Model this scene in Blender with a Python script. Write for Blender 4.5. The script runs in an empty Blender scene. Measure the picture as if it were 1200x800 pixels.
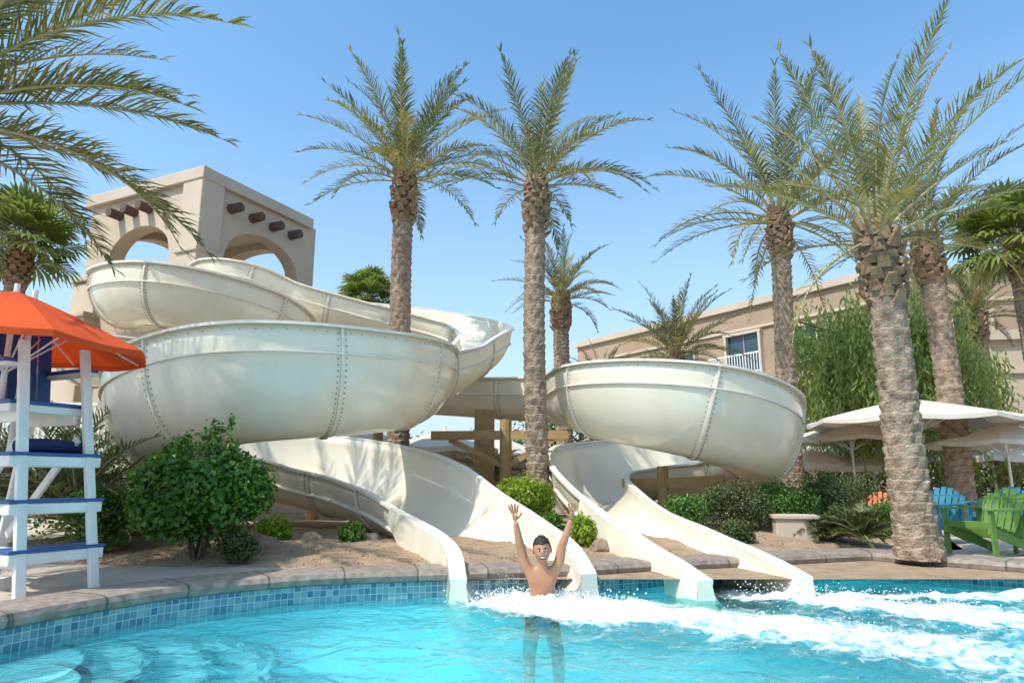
import bpy, bmesh, math, random
from mathutils import Vector, Matrix, noise
R=random.Random(7)
rad=math.radians
scene=bpy.context.scene
# ---------------------------------------------------------------- helpers
def link(o,parent=None):
    scene.collection.objects.link(o)
    if parent: o.parent=parent
    return o
def empty(name,loc=(0,0,0),rz=0):
    e=bpy.data.objects.new(name,None); e.location=loc; e.rotation_euler=(0,0,rz); return link(e)
def meshobj(name,V,F,mats,parent=None,smooth=False,mi=None,loc=None):
    me=bpy.data.meshes.new(name); me.from_pydata([tuple(v) for v in V],[],F); me.update()
    for m in (mats if isinstance(mats,(list,tuple)) else [mats]): me.materials.append(m)
    if mi: me.polygons.foreach_set('material_index',mi)
    if smooth: me.polygons.foreach_set('use_smooth',[True]*len(me.polygons))
    o=bpy.data.objects.new(name,me)
    if loc: o.location=loc
    return link(o,parent)
def boxdata(V,F,c,s,M=None):
    b=len(V)
    for x in(-.5,.5):
        for y in(-.5,.5):
            for z in(-.5,.5):
                p=Vector((x*s[0],y*s[1],z*s[2]))
                if M: p=M@p
                V.append(p+Vector(c))
    F+= [tuple(b+i for i in f) for f in((0,1,3,2),(4,6,7,5),(0,4,5,1),(2,3,7,6),(0,2,6,4),(1,5,7,3))]
def box(name,c,s,mat,parent=None,rot=(0,0,0),bevel=0.0):
    V=[];F=[];boxdata(V,F,(0,0,0),s)
    o=meshobj(name,V,F,mat,parent); o.location=c; o.rotation_euler=rot
    if bevel>0:
        m=o.modifiers.new('b','BEVEL'); m.width=bevel; m.segments=2
    return o
def beam(V,F,a,b,w,h):
    a=Vector(a);b=Vector(b);d=b-a;L=d.length
    M=d.to_track_quat('Z','Y').to_matrix()
    boxdata(V,F,(a+b)/2,(w,h,L),M)
def tube(V,F,pts,rads,n=8,cap=True):
    b0=len(V);pts=[Vector(p) for p in pts]
    for i,p in enumerate(pts):
        t=(pts[min(i+1,len(pts)-1)]-pts[max(i-1,0)]).normalized()
        ref=Vector((0,0,1)) if abs(t.z)<.95 else Vector((1,0,0))
        u=t.cross(ref).normalized();v=t.cross(u)
        for k in range(n):
            a=2*math.pi*k/n;V.append(p+(u*math.cos(a)+v*math.sin(a))*rads[i])
    for i in range(len(pts)-1):
        for k in range(n):
            F.append((b0+i*n+k,b0+i*n+(k+1)%n,b0+(i+1)*n+(k+1)%n,b0+(i+1)*n+k))
    if cap:
        F.append(tuple(b0+k for k in range(n))); F.append(tuple(b0+(len(pts)-1)*n+k for k in reversed(range(n))))
def catmull(P,n,closed=False):
    out=[];N=len(P);seg=N if closed else N-1
    for i in range(seg):
        g=(lambda k:P[k%N]) if closed else (lambda k:P[max(0,min(N-1,k))])
        a,b,c,d=g(i-1),g(i),g(i+1),g(i+2)
        for j in range(n):
            t=j/n
            out.append([.5*((2*b[k])+(-a[k]+c[k])*t+(2*a[k]-5*b[k]+4*c[k]-d[k])*t*t+(-a[k]+3*b[k]-3*c[k]+d[k])*t**3) for k in range(len(b))])
    if not closed: out.append(list(P[-1]))
    return out
# ---------------------------------------------------------------- materials
def newmat(name):
    m=bpy.data.materials.new(name); m.use_nodes=True; nt=m.node_tree
    return m,nt,nt.nodes['Principled BSDF']
def surf(name,c1,c2=None,rough=.6,scale=4,bump=.0,bscale=40,detail=4,coord='Object',spec=.5,metal=0,bdist=.02,c3=None,coat=0,dirt=None,dirtf=.8):
    m,nt,p=newmat(name); N=nt.nodes; L=nt.links
    p.inputs['Roughness'].default_value=rough; p.inputs['Metallic'].default_value=metal
    p.inputs['Specular IOR Level'].default_value=spec; p.inputs['Coat Weight'].default_value=coat
    tc=N.new('ShaderNodeTexCoord')
    if c2 is None: c2=tuple(x*.85 for x in c1)
    n=N.new('ShaderNodeTexNoise'); n.inputs['Scale'].default_value=scale; n.inputs['Detail'].default_value=detail; n.inputs['Roughness'].default_value=.6
    L.new(tc.outputs[coord],n.inputs['Vector'])
    r=N.new('ShaderNodeValToRGB'); r.color_ramp.elements[0].position=.3; r.color_ramp.elements[1].position=.7
    r.color_ramp.elements[0].color=(*c2,1); r.color_ramp.elements[1].color=(*c1,1)
    if c3: e=r.color_ramp.elements.new(.5); e.color=(*c3,1)
    L.new(n.outputs['Fac'],r.inputs['Fac']); col=r.outputs['Color']
    if dirt:
        mp=N.new('ShaderNodeMapping'); mp.inputs['Scale'].default_value=(dirt,dirt,dirt*.12)
        L.new(tc.outputs[coord],mp.inputs['Vector'])
        n3=N.new('ShaderNodeTexNoise'); n3.inputs['Scale'].default_value=1; n3.inputs['Detail'].default_value=4
        L.new(mp.outputs[0],n3.inputs['Vector'])
        r3=N.new('ShaderNodeValToRGB'); r3.color_ramp.elements[0].position=.42; r3.color_ramp.elements[1].position=.75
        r3.color_ramp.elements[0].color=(1,1,1,1); r3.color_ramp.elements[1].color=(.76,.68,.55,1)
        L.new(n3.outputs['Fac'],r3.inputs['Fac'])
        mx=N.new('ShaderNodeMix'); mx.data_type='RGBA'; mx.blend_type='MULTIPLY'; mx.inputs[0].default_value=dirtf
        L.new(col,mx.inputs[6]); L.new(r3.outputs['Color'],mx.inputs[7]); col=mx.outputs[2]
    L.new(col,p.inputs['Base Color'])
    if bump>0:
        n2=N.new('ShaderNodeTexNoise'); n2.inputs['Scale'].default_value=bscale; n2.inputs['Detail'].default_value=4
        L.new(tc.outputs[coord],n2.inputs['Vector'])
        b=N.new('ShaderNodeBump'); b.inputs['Strength'].default_value=bump; b.inputs['Distance'].default_value=bdist
        L.new(n2.outputs['Fac'],b.inputs['Height']); L.new(b.outputs['Normal'],p.inputs['Normal'])
    return m
def leafmat(name,cols,trans=.35,rough=.5):
    m,nt,p=newmat(name);N=nt.nodes;L=nt.links
    g=N.new('ShaderNodeNewGeometry'); r=N.new('ShaderNodeValToRGB')
    el=r.color_ramp.elements
    el[0].color=(*cols[0],1); el[1].color=(*cols[-1],1)
    for i in range(1,len(cols)-1):
        e=el.new(i/(len(cols)-1)); e.color=(*cols[i],1)
    L.new(g.outputs['Random Per Island'],r.inputs['Fac'])
    L.new(r.outputs['Color'],p.inputs['Base Color']); p.inputs['Roughness'].default_value=rough
    t=N.new('ShaderNodeBsdfTranslucent'); hs=N.new('ShaderNodeHueSaturation'); hs.inputs['Value'].default_value=1.5; hs.inputs['Hue'].default_value=.485
    L.new(r.outputs['Color'],hs.inputs['Color']); L.new(hs.outputs['Color'],t.inputs['Color'])
    mx=N.new('ShaderNodeMixShader'); mx.inputs[0].default_value=trans
    L.new(p.outputs[0],mx.inputs[1]); L.new(t.outputs[0],mx.inputs[2])
    L.new(mx.outputs[0],N['Material Output'].inputs['Surface'])
    return m
def addtrans(m,col,fac):
    nt=m.node_tree;N=nt.nodes;L=nt.links
    t=N.new('ShaderNodeBsdfTranslucent'); t.inputs['Color'].default_value=(*col,1)
    mx=N.new('ShaderNodeMixShader'); mx.inputs[0].default_value=fac
    L.new(N['Principled BSDF'].outputs[0],mx.inputs[1]); L.new(t.outputs[0],mx.inputs[2])
    L.new(mx.outputs[0],N['Material Output'].inputs['Surface'])
M_slide=surf('slide_gelcoat',(.88,.815,.69),(.85,.77,.63),rough=.17,scale=1.3,dirt=2.2,dirtf=.35,coat=.6,bump=.05,bscale=3,bdist=.03)
addtrans(M_slide,(.97,.82,.57),.17)
M_flange=surf('slide_flange',(.80,.74,.65),(.66,.59,.50),rough=.4,scale=6)
M_bolt=surf('bolt_steel',(.34,.27,.20),(.25,.2,.15),rough=.5,metal=.3)
M_stucco=surf('stucco_tan',(.54,.43,.33),(.48,.38,.29),rough=.9,scale=1.2,bump=.25,bscale=30,dirt=.6,dirtf=.5)
M_stucco_d=surf('stucco_brown',(.37,.26,.185),(.32,.225,.16),rough=.9,scale=1.2,bump=.25,bscale=30,dirt=.5,dirtf=.6)
M_trim=surf('stucco_trim',(.52,.42,.33),(.46,.37,.29),rough=.85,scale=2,bump=.15,dirt=1.,dirtf=.5)
M_viga=surf('viga_wood',(.13,.065,.045),(.08,.04,.03),rough=.8,scale=8)
M_wood=surf('post_wood',(.44,.28,.12),(.30,.18,.07),rough=.75,scale=7,bump=.2,bscale=20)
M_deck=surf('deck_concrete',(.50,.42,.345),(.40,.335,.27),rough=.85,scale=2.5,bump=.3,bscale=60,bdist=.01,coord='Object',dirt=1.2,dirtf=.4)
M_soil=surf('soil_gravel',(.44,.30,.185),(.27,.175,.105),rough=.95,scale=5,bump=.9,bscale=45,detail=7,bdist=.04,c3=(.36,.245,.155))
M_white=surf('white_paint',(.80,.785,.75),(.73,.71,.68),rough=.45,scale=5,dirt=3,dirtf=.5)
M_blue=surf('blue_paint',(.02,.09,.30),(.015,.07,.22),rough=.45,scale=5)
M_navy=surf('navy_fabric',(.01,.025,.10),(.008,.02,.07),rough=.8)
M_orange=surf('orange_canvas',(.78,.13,.02),(.66,.10,.015),rough=.8,scale=3,bump=.1); addtrans(M_orange,(.98,.25,.03),.4)
M_canvas=surf('white_canvas',(.74,.68,.60),(.66,.61,.54),rough=.85,scale=3); addtrans(M_canvas,(.88,.79,.66),.3)
M_green=surf('green_plastic',(.12,.24,.04),(.09,.19,.03),rough=.6,scale=9)
M_teal=surf('teal_plastic',(.03,.20,.30),(.02,.16,.24),rough=.6,scale=9)
M_orangep=surf('orange_plastic',(.50,.13,.04),(.42,.1,.03),rough=.6)
M_glass=surf('window_glass',(.05,.08,.11),(.03,.05,.07),rough=.08,scale=1)
M_trunk=surf('palm_bark',(.42,.31,.22),(.14,.095,.065),rough=.95,scale=9,bump=.9,bscale=40,detail=5,bdist=.03,c3=(.29,.20,.14))
M_boot=surf('palm_boots',(.34,.21,.12),(.13,.075,.045),rough=.95,scale=7,bump=.7,bscale=30,c3=(.25,.15,.085))
M_palm=leafmat('palm_leaf',[(.06,.08,.025),(.095,.118,.038),(.14,.155,.06),(.10,.118,.048)],trans=.3)
M_palm2=leafmat('palm_leaf_young',[(.12,.135,.03),(.18,.175,.04),(.24,.215,.055),(.34,.24,.07)],trans=.35)
M_rachis=surf('palm_rachis',(.42,.36,.17),(.28,.24,.11),rough=.6)
M_fan=leafmat('fan_leaf',[(.08,.12,.018),(.14,.19,.03),(.21,.25,.05)],trans=.4)
M_bush=leafmat('bush_leaf',[(.04,.10,.012),(.065,.17,.017),(.12,.26,.027),(.05,.13,.013)],trans=.3,rough=.4)
M_lime=leafmat('lime_leaf',[(.15,.23,.012),(.23,.34,.02),(.31,.39,.03)],trans=.35)
M_hedge=leafmat('hedge_leaf',[(.045,.07,.02),(.075,.105,.03),(.11,.145,.04)],trans=.25)
M_weep=leafmat('weeping_leaf',[(.14,.19,.04),(.20,.27,.06),(.29,.34,.09)],trans=.45)
M_twig=surf('twig',(.16,.11,.07),(.09,.06,.04),rough=.9,scale=10,bump=.4)
M_rock=surf('rock',(.32,.22,.155),(.18,.12,.08),rough=.9,scale=4,bump=.8,bscale=12)
M_skin=surf('skin',(.50,.23,.125),(.44,.19,.10),rough=.38,scale=9,bump=.05)
M_hair=surf('hair',(.02,.013,.009),(.01,.007,.005),rough=.45,scale=40,bump=.6,bscale=90)
M_mouth=surf('mouth',(.12,.02,.02),rough=.5); M_teeth=surf('teeth',(.8,.77,.7),rough=.3)
M_eye=surf('eye_white',(.7,.68,.65),rough=.2); M_iris=surf('iris',(.02,.012,.008),rough=.2)
M_lip=surf('lips',(.36,.11,.085),rough=.4)
M_short=surf('swim_shorts',(.03,.06,.2),rough=.7)
# ---------------------------------------------------------------- world / sun
w=bpy.data.worlds.new('World'); scene.world=w; w.use_nodes=True
s=Vector((-.46,-.36,.81)).normalized()
WN=w.node_tree.nodes;WL=w.node_tree.links
sky=WN.new('ShaderNodeTexSky'); sky.sky_type='NISHITA'; sky.sun_disc=False
sky.sun_elevation=math.asin(s.z); sky.sun_rotation=math.atan2(s.x,s.y)%(2*math.pi)
sky.air_density=1.0; sky.dust_density=1.8; sky.ozone_density=1.8
mx=WN.new('ShaderNodeMix'); mx.data_type='RGBA'; mx.blend_type='MULTIPLY'; mx.inputs[0].default_value=1; mx.inputs[7].default_value=(1.45,2.1,2.25,1)
WL.new(sky.outputs[0],mx.inputs[6])
tc=WN.new('ShaderNodeTexCoord'); sp=WN.new('ShaderNodeSeparateXYZ'); WL.new(tc.outputs['Generated'],sp.inputs[0])
mr=WN.new('ShaderNodeMapRange'); mr.inputs[1].default_value=0; mr.inputs[2].default_value=.60; mr.inputs[3].default_value=1; mr.inputs[4].default_value=0; WL.new(sp.outputs['Z'],mr.inputs[0])
pw_=WN.new('ShaderNodeMath'); pw_.operation='POWER'; pw_.inputs[1].default_value=1.7; WL.new(mr.outputs[0],pw_.inputs[0])
pm=WN.new('ShaderNodeMath'); pm.operation='MULTIPLY'; pm.inputs[1].default_value=.88; WL.new(pw_.outputs[0],pm.inputs[0])
hz=WN.new('ShaderNodeMix'); hz.data_type='RGBA'; WL.new(pm.outputs[0],hz.inputs[0]); WL.new(mx.outputs[2],hz.inputs[6]); hz.inputs[7].default_value=(5.9,6.5,7.0,1)
WL.new(hz.outputs[2],WN['Background'].inputs[0])
WN['Background'].inputs[1].default_value=.13
sl=bpy.data.lights.new('sun','SUN'); sl.energy=4.9; sl.angle=rad(.5); sl.color=(1,.94,.85)
so=bpy.data.objects.new('sun',sl); so.rotation_euler=(-s).to_track_quat('-Z','Y').to_euler(); link(so); so.location=(0,0,30)
scene.view_settings.view_transform='Standard'; scene.view_settings.look='None'; scene.view_settings.exposure=0
# camera
cd=bpy.data.cameras.new('camera'); cd.lens=24; cd.sensor_width=36; cd.clip_end=3000; cd.clip_start=.05
co=bpy.data.objects.new('camera',cd); co.location=(0,0,1.0); co.rotation_euler=(rad(90+11.45),0,0); link(co); scene.camera=co
# ---------------------------------------------------------------- pool + ground
outl=[(-3.0,4.3),(-2.8,4.8),(-2.5,5.35),(-2.05,5.75),(-1.5,6.05),(-.5,6.3),(.6,6.55),(1.2,6.8),(2.1,7.1),(2.9,7.4),(3.6,7.66),(3.92,7.72),(4.1,7.5),(4.85,6.75),(6.2,5.4),(7.4,3),(7,-1),(3,-3),(-3,-2.6),(-3.5,1),(-3.25,3.4)]
PO=[Vector((p[0],p[1],0)) for p in catmull(outl,6,True)]
n=len(PO)
nrm=[]
for i in range(n):
    t=(PO[(i+1)%n]-PO[i-1]).normalized(); nrm.append(Vector((-t.y,t.x,0)))
cen=Vector((1,3,0))
if (PO[0]-cen).dot(nrm[0])<0: nrm=[-v for v in nrm]
def ring_mesh(name,rings,mat,uv=True,parent=None):
    V=[];F=[]
    for r in rings: V+=r
    for k in range(len(rings)-1):
        for i in range(n):
            j=(i+1)%n; F.append((k*n+i,k*n+j,(k+1)*n+j,(k+1)*n+i))
    o=meshobj(name,V,F,mat,parent)
    arc=[0]
    for i in range(n): arc.append(arc[-1]+(PO[(i+1)%n]-PO[i]).length)
    prof=[0]
    for k in range(1,len(rings)): prof.append(prof[-1]+(rings[k][0]-rings[k-1][0]).length)
    ul=o.data.uv_layers.new(name='uv'); q=0
    for k in range(len(rings)-1):
        for i in range(n):
            for (a,b) in((i,k),(i+1,k),(i+1,k+1),(i,k+1)):
                ul.data[q].uv=(arc[a],prof[b]); q+=1
    return o
def off(d,z): return [PO[i]+nrm[i]*d+Vector((0,0,z)) for i in range(n)]
def scl(f,z):
    out=[]
    for i in range(n):
        d=(PO[i]-cen); d=d.normalized()*f; out.append(cen+d+Vector((0,0,z)))
    return out
ring_mesh('ground',[off(.2,.2),off(1.5,.2),scl(14,.2),scl(40,.2),scl(150,.2),scl(900,.2)],M_deck)
m,nt,p=newmat('coping_stone');N=nt.nodes;L=nt.links
uvn=N.new('ShaderNodeTexCoord'); br=N.new('ShaderNodeTexBrick'); L.new(uvn.outputs['UV'],br.inputs['Vector'])
br.offset=0; br.inputs['Scale'].default_value=1; br.inputs['Brick Width'].default_value=.62; br.inputs['Row Height'].default_value=3; br.inputs['Mortar Size'].default_value=.010
br.inputs['Color1'].default_value=(.27,.21,.17,1); br.inputs['Color2'].default_value=(.21,.165,.135,1); br.inputs['Mortar'].default_value=(.11,.09,.075,1)
nn=N.new('ShaderNodeTexNoise'); nn.inputs['Scale'].default_value=14; nn.inputs['Detail'].default_value=6; L.new(uvn.outputs['Object'],nn.inputs['Vector'])
mx=N.new('ShaderNodeMix'); mx.data_type='RGBA'; mx.blend_type='OVERLAY'; mx.inputs[0].default_value=.8
L.new(br.outputs['Color'],mx.inputs[6]); L.new(nn.outputs['Fac'],mx.inputs[7]); L.new(mx.outputs[2],p.inputs['Base Color'])
bp=N.new('ShaderNodeBump'); bp.inputs['Strength'].default_value=.6; bp.inputs['Distance'].default_value=.02; L.new(nn.outputs['Fac'],bp.inputs['Height']); L.new(bp.outputs['Normal'],p.inputs['Normal'])
p.inputs['Roughness'].default_value=.7
ring_mesh('pool_coping',[off(0.0,.13),off(-.04,.15),off(-.05,.19),off(-.03,.225),off(.02,.236),off(.40,.236),off(.42,.19)],m)
m,nt,p=newmat('pool_mosaic');N=nt.nodes;L=nt.links
uvn=N.new('ShaderNodeTexCoord'); br=N.new('ShaderNodeTexBrick'); L.new(uvn.outputs['UV'],br.inputs['Vector'])
br.offset=0; br.inputs['Scale'].default_value=1; br.inputs['Brick Width'].default_value=.052; br.inputs['Row Height'].default_value=.052; br.inputs['Mortar Size'].default_value=.003
br.inputs['Color1'].default_value=(.03,.14,.24,1); br.inputs['Color2'].default_value=(.20,.36,.38,1); br.inputs['Mortar'].default_value=(.40,.45,.45,1)
L.new(br.outputs['Color'],p.inputs['Base Color']); p.inputs['Roughness'].default_value=.15
ring_mesh('pool_tile_band',[off(0,-.06),off(0,.14)],m)
M_plaster=surf('pool_plaster',(.66,.93,.95),(.46,.84,.90),rough=.8,scale=2.2,detail=3,bump=.1)
ring_mesh('pool_wall',[off(.003,-1.25),off(.003,-.06)],M_plaster)
meshobj('pool_floor',[(-6,-5,-1.15),(10,-5,-1.15),(10,10,-1.15),(-6,10,-1.15)],[(0,1,2,3)],M_plaster)
M_step=surf('step_plaster',(.86,.91,.89),(.80,.86,.85),rough=.8,scale=3); M_edge=surf('step_edge_tile',(.01,.02,.04),(.02,.04,.07),rough=.3,scale=30)
st=empty('pool_steps')
for i,(r,z) in enumerate([(.78,-.14),(1.12,-.30),(1.46,-.46),(1.8,-.62)]):
    cx,cy=-3.15,3.95; V=[];F=[];K=96
    for k in range(K):
        a=2*math.pi*k/K
        for rr,zz in((0.02,z),(r-.06,z),(r-.06,z+.006),(r,z+.006),(r,z-.05),(r,-1.14)): V.append((cx+rr*math.cos(a),cy+rr*math.sin(a),zz))
    mi=[]
    for k in range(K):
        j=(k+1)%K
        for q in range(5): F.append((k*6+q,j*6+q,j*6+q+1,k*6+q+1)); mi.append(1 if q in(1,2,3) else 0)
    meshobj('step_%d'%(i+1),V,F,[M_step,M_edge],st,mi=mi)
# water
xs=[];x=-4.5
while x<8.5: xs.append(x); x+= .032 if -3.6<x<5.2 else .08
ys=[];y=-3.4
while y<8.2: ys.append(y); y+= .03 if y>3 else .09
def segd(px,py,a,b):
    ax,ay=a;bx,by=b;dx,dy=bx-ax,by-ay
    t=max(0,min(1,((px-ax)*dx+(py-ay)*dy)/(dx*dx+dy*dy))); return math.hypot(px-ax-t*dx,py-ay-t*dy),t
def foam(x,y):
    d,t=segd(x,y,(.35,6.0),(3.0,4.2)); f1=math.exp(-(d/(.34+.6*t))**2)*(1.05-.42*t)
    d,t=segd(x,y,(2.05,6.4),(4.0,5.0)); f2=math.exp(-(d/(.30+.45*t))**2)*(1.02-.3*t)
    d,t=segd(x,y,(.0,5.95),(.7,5.45)); f3=math.exp(-(d/.42)**2)*1.3
    d,t=segd(x,y,(2.2,6.3),(4.9,6.2)); f4=math.exp(-(d/.24)**2)*.8
    return min(1.25,max(f1,f2,f3,f4))
V=[];F=[];fo=[]
for y in ys:
    for x in xs:
        f=foam(x,y) if y>2.5 else 0
        q=Vector((x*1.1,y*1.5,0)); z=.022*noise.noise(q*1.3)+.016*noise.noise(q*3.3+Vector((5,3,1)))+.009*noise.noise(q*7)
        z+=.010*math.sin(9.6*math.hypot(x-.2,y-6.1))*math.exp(-math.hypot(x-.2,y-6.1)*.4)
        if x<-1: z*=max(.45,1-(-1-x)*.4)
        if f>.05: z+=f*(.07*abs(noise.noise(Vector((x*5,y*5,2))))+.03*noise.noise(Vector((x*15,y*15,9)))+.01)
        V.append((x,y,z)); fo.append(f)
nx=len(xs)
for j in range(len(ys)-1):
    for i in range(nx-1): F.append((j*nx+i,j*nx+i+1,(j+1)*nx+i+1,(j+1)*nx+i))
m=bpy.data.materials.new('pool_water'); m.use_nodes=True; nt=m.node_tree;N=nt.nodes;L=nt.links; N.remove(N['Principled BSDF'])
tc=N.new('ShaderNodeTexCoord')
rf=N.new('ShaderNodeBsdfRefraction'); rf.inputs['IOR'].default_value=1.33; rf.inputs['Roughness'].default_value=.0; rf.inputs['Color'].default_value=(.50,.91,.96,1)
tr=N.new('ShaderNodeBsdfTransparent'); tr.inputs['Color'].default_value=(.50,.91,.96,1)
gl=N.new('ShaderNodeBsdfGlossy'); gl.inputs['Roughness'].default_value=.02
m1=N.new('ShaderNodeMixShader'); m1.inputs[0].default_value=.62; L.new(rf.outputs[0],m1.inputs[1]); L.new(tr.outputs[0],m1.inputs[2])
fr=N.new('ShaderNodeFresnel'); fr.inputs['IOR'].default_value=1.33
nb=N.new('ShaderNodeTexNoise'); nb.inputs['Scale'].default_value=6; nb.inputs['Detail'].default_value=3; nb.inputs['Distortion'].default_value=1.2; L.new(tc.outputs['Object'],nb.inputs['Vector'])
bp=N.new('ShaderNodeBump'); bp.inputs['Strength'].default_value=.7; bp.inputs['Distance'].default_value=.035; L.new(nb.outputs['Fac'],bp.inputs['Height'])
for q in(rf,gl,fr): L.new(bp.outputs['Normal'],q.inputs['Normal'])
m2=N.new('ShaderNodeMixShader'); L.new(fr.outputs[0],m2.inputs[0]); L.new(m1.outputs[0],m2.inputs[1]); L.new(gl.outputs[0],m2.inputs[2])
at=N.new('ShaderNodeAttribute'); at.attribute_name='foam'
nf=N.new('ShaderNodeTexNoise'); nf.inputs['Scale'].default_value=6; nf.inputs['Detail'].default_value=8; nf.inputs['Roughness'].default_value=.68; nf.inputs['Distortion'].default_value=.8; L.new(tc.outputs['Object'],nf.inputs['Vector'])
ad=N.new('ShaderNodeMath'); ad.operation='MULTIPLY_ADD'; L.new(at.outputs['Fac'],ad.inputs[0]); ad.inputs[1].default_value=.55; L.new(nf.outputs['Fac'],ad.inputs[2])
mr=N.new('ShaderNodeMapRange'); mr.interpolation_type='SMOOTHSTEP'; mr.inputs[1].default_value=.68; mr.inputs[2].default_value=1.0; L.new(ad.outputs[0],mr.inputs[0])
df=N.new('ShaderNodeBsdfDiffuse'); df.inputs['Color'].default_value=(.80,.85,.86,1)
b2=N.new('ShaderNodeBump'); b2.inputs['Strength'].default_value=.9; b2.inputs['Distance'].default_value=.05; L.new(nf.outputs['Fac'],b2.inputs['Height']); L.new(b2.outputs['Normal'],df.inputs['Normal'])
m3=N.new('ShaderNodeMixShader'); L.new(mr.outputs[0],m3.inputs[0]); L.new(m2.outputs[0],m3.inputs[1]); L.new(df.outputs[0],m3.inputs[2])
L.new(m3.outputs[0],N['Material Output'].inputs['Surface'])
wo=meshobj('pool_water',V,F,m,smooth=True)
a=wo.data.attributes.new('foam','FLOAT','POINT'); a.data.foreach_set('value',fo)
M_splash=surf('splash_foam',(.86,.90,.91),(.8,.85,.88),rough=.3,scale=20)
V=[];F=[]
def blob(c,r):
    b=len(V)
    for d in((1,0,0),(-1,0,0),(0,1,0),(0,-1,0),(0,0,1),(0,0,-1)): V.append(Vector(c)+Vector(d)*r*R.uniform(.7,1.2))
    F.extend([(b+i,b+j,b+k) for i,j,k in((0,2,4),(2,1,4),(1,3,4),(3,0,4),(2,0,5),(1,2,5),(3,1,5),(0,3,5))])
for i in range(3000):   # low froth collar around the boy
    a=R.uniform(0,6.28); q=.13+abs(R.gauss(0,.17)); h=R.random()**3*.07
    blob((.26+math.cos(a)*q*1.5,5.98+math.sin(a)*q*.8,.02+h),R.uniform(.003,.010))
for i in range(420):    # thrown droplets to either side
    sg=R.choice((-1,1)); q=.2+abs(R.gauss(0,.14)); h=R.random()**2*.22*math.exp(-abs(q-.3)*2)
    blob((.26+sg*q,5.95+R.gauss(0,.1),.03+h),R.uniform(.0015,.005))
for i in range(1500):
    t=R.random(); h=R.random()**3*.13
    blob((2.05+t*1.5+R.gauss(0,.14),6.25-t*.7+R.gauss(0,.1),.01+h),R.uniform(.002,.008))
for i in range(1500):
    t=R.random(); h=R.random()**3*.07
    blob((.5+t*2.2+R.gauss(0,.2),5.8-t*1.3+R.gauss(0,.16),.01+h),R.uniform(.002,.007))
meshobj('water_splash',V,F,M_splash,smooth=True)
# soil bed
V=[];F=[];gx=130;gy=80
X0,X1,Y0,Y1=-6.6,6.2,6.3,15.5
def soilfront(x):
    pts=[(-6.6,7.6),(-4.6,7.0),(-3.2,6.75),(-2,6.72),(-.5,6.85),(.6,7.05),(1.4,7.35),(2.4,7.7),(3.4,8.2),(4.5,8.9),(6.3,10.2)]
    for (a,b),(c,d) in zip(pts,pts[1:]):
        if a<=x<=c: return b+(d-b)*(x-a)/(c-a)
    return pts[0][1] if x<0 else pts[-1][1]
def soilz(x,y):
    d=min(y-soilfront(x),x-X0-.3,X1-.2-x,Y1-.3-y)
    k=max(-.5,min(1,d/1.0)); h=.12*(k if k<0 else k**.7)+ (0.035*noise.noise(Vector((x*1.6,y*1.6,0)))+.012*noise.noise(Vector((x*7,y*7,3))))*max(0,min(1,d*2))
    return .205+h
for j in range(gy+1):
    for i in range(gx+1):
        x=X0+(X1-X0)*i/gx;y=Y0+(Y1-Y0)*j/gy; V.append((x,y,soilz(x,y)))
for j in range(gy):
    for i in range(gx): k=j*(gx+1)+i; F.append((k,k+1,k+gx+2,k+gx+1))
meshobj('soil_bed',V,F,M_soil,smooth=True)
V=[];F=[]
for i in range(2200):
    x=R.uniform(-5.8,3.8);y=soilfront(x)+R.random()**1.5*3; blob((x,y,soilz(x,y)),R.uniform(.005,.012)if R.random()<.93 else R.uniform(.015,.032))
meshobj('gravel',V,F,M_rock)
def rock(c,r,name='boulder'):
    bm=bmesh.new(); bmesh.ops.create_icosphere(bm,subdivisions=4,radius=1)
    sd=R.random()*50
    for v in bm.verts:
        k=1+.28*noise.noise(v.co*1.4+Vector((sd,0,0)))+.1*noise.noise(v.co*4+Vector((sd,0,0)))
        v.co=Vector((v.co.x*k*r[0],v.co.y*k*r[1],v.co.z*k*r[2]))
    me=bpy.data.meshes.new(name); bm.to_mesh(me); bm.free(); me.materials.append(M_rock)
    me.polygons.foreach_set('use_smooth',[True]*len(me.polygons))
    o=bpy.data.objects.new(name,me); o.location=c; link(o)
rock((-2.65,7.5,.30),(.2,.16,.12)); rock((-1.6,7.9,.32),(.15,.14,.10)); rock((.95,7.6,.28),(.12,.1,.09)); rock((-4.3,7.5,.28),(.16,.14,.12)); rock((-2.3,8.1,.32),(.12,.14,.09))
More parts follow.
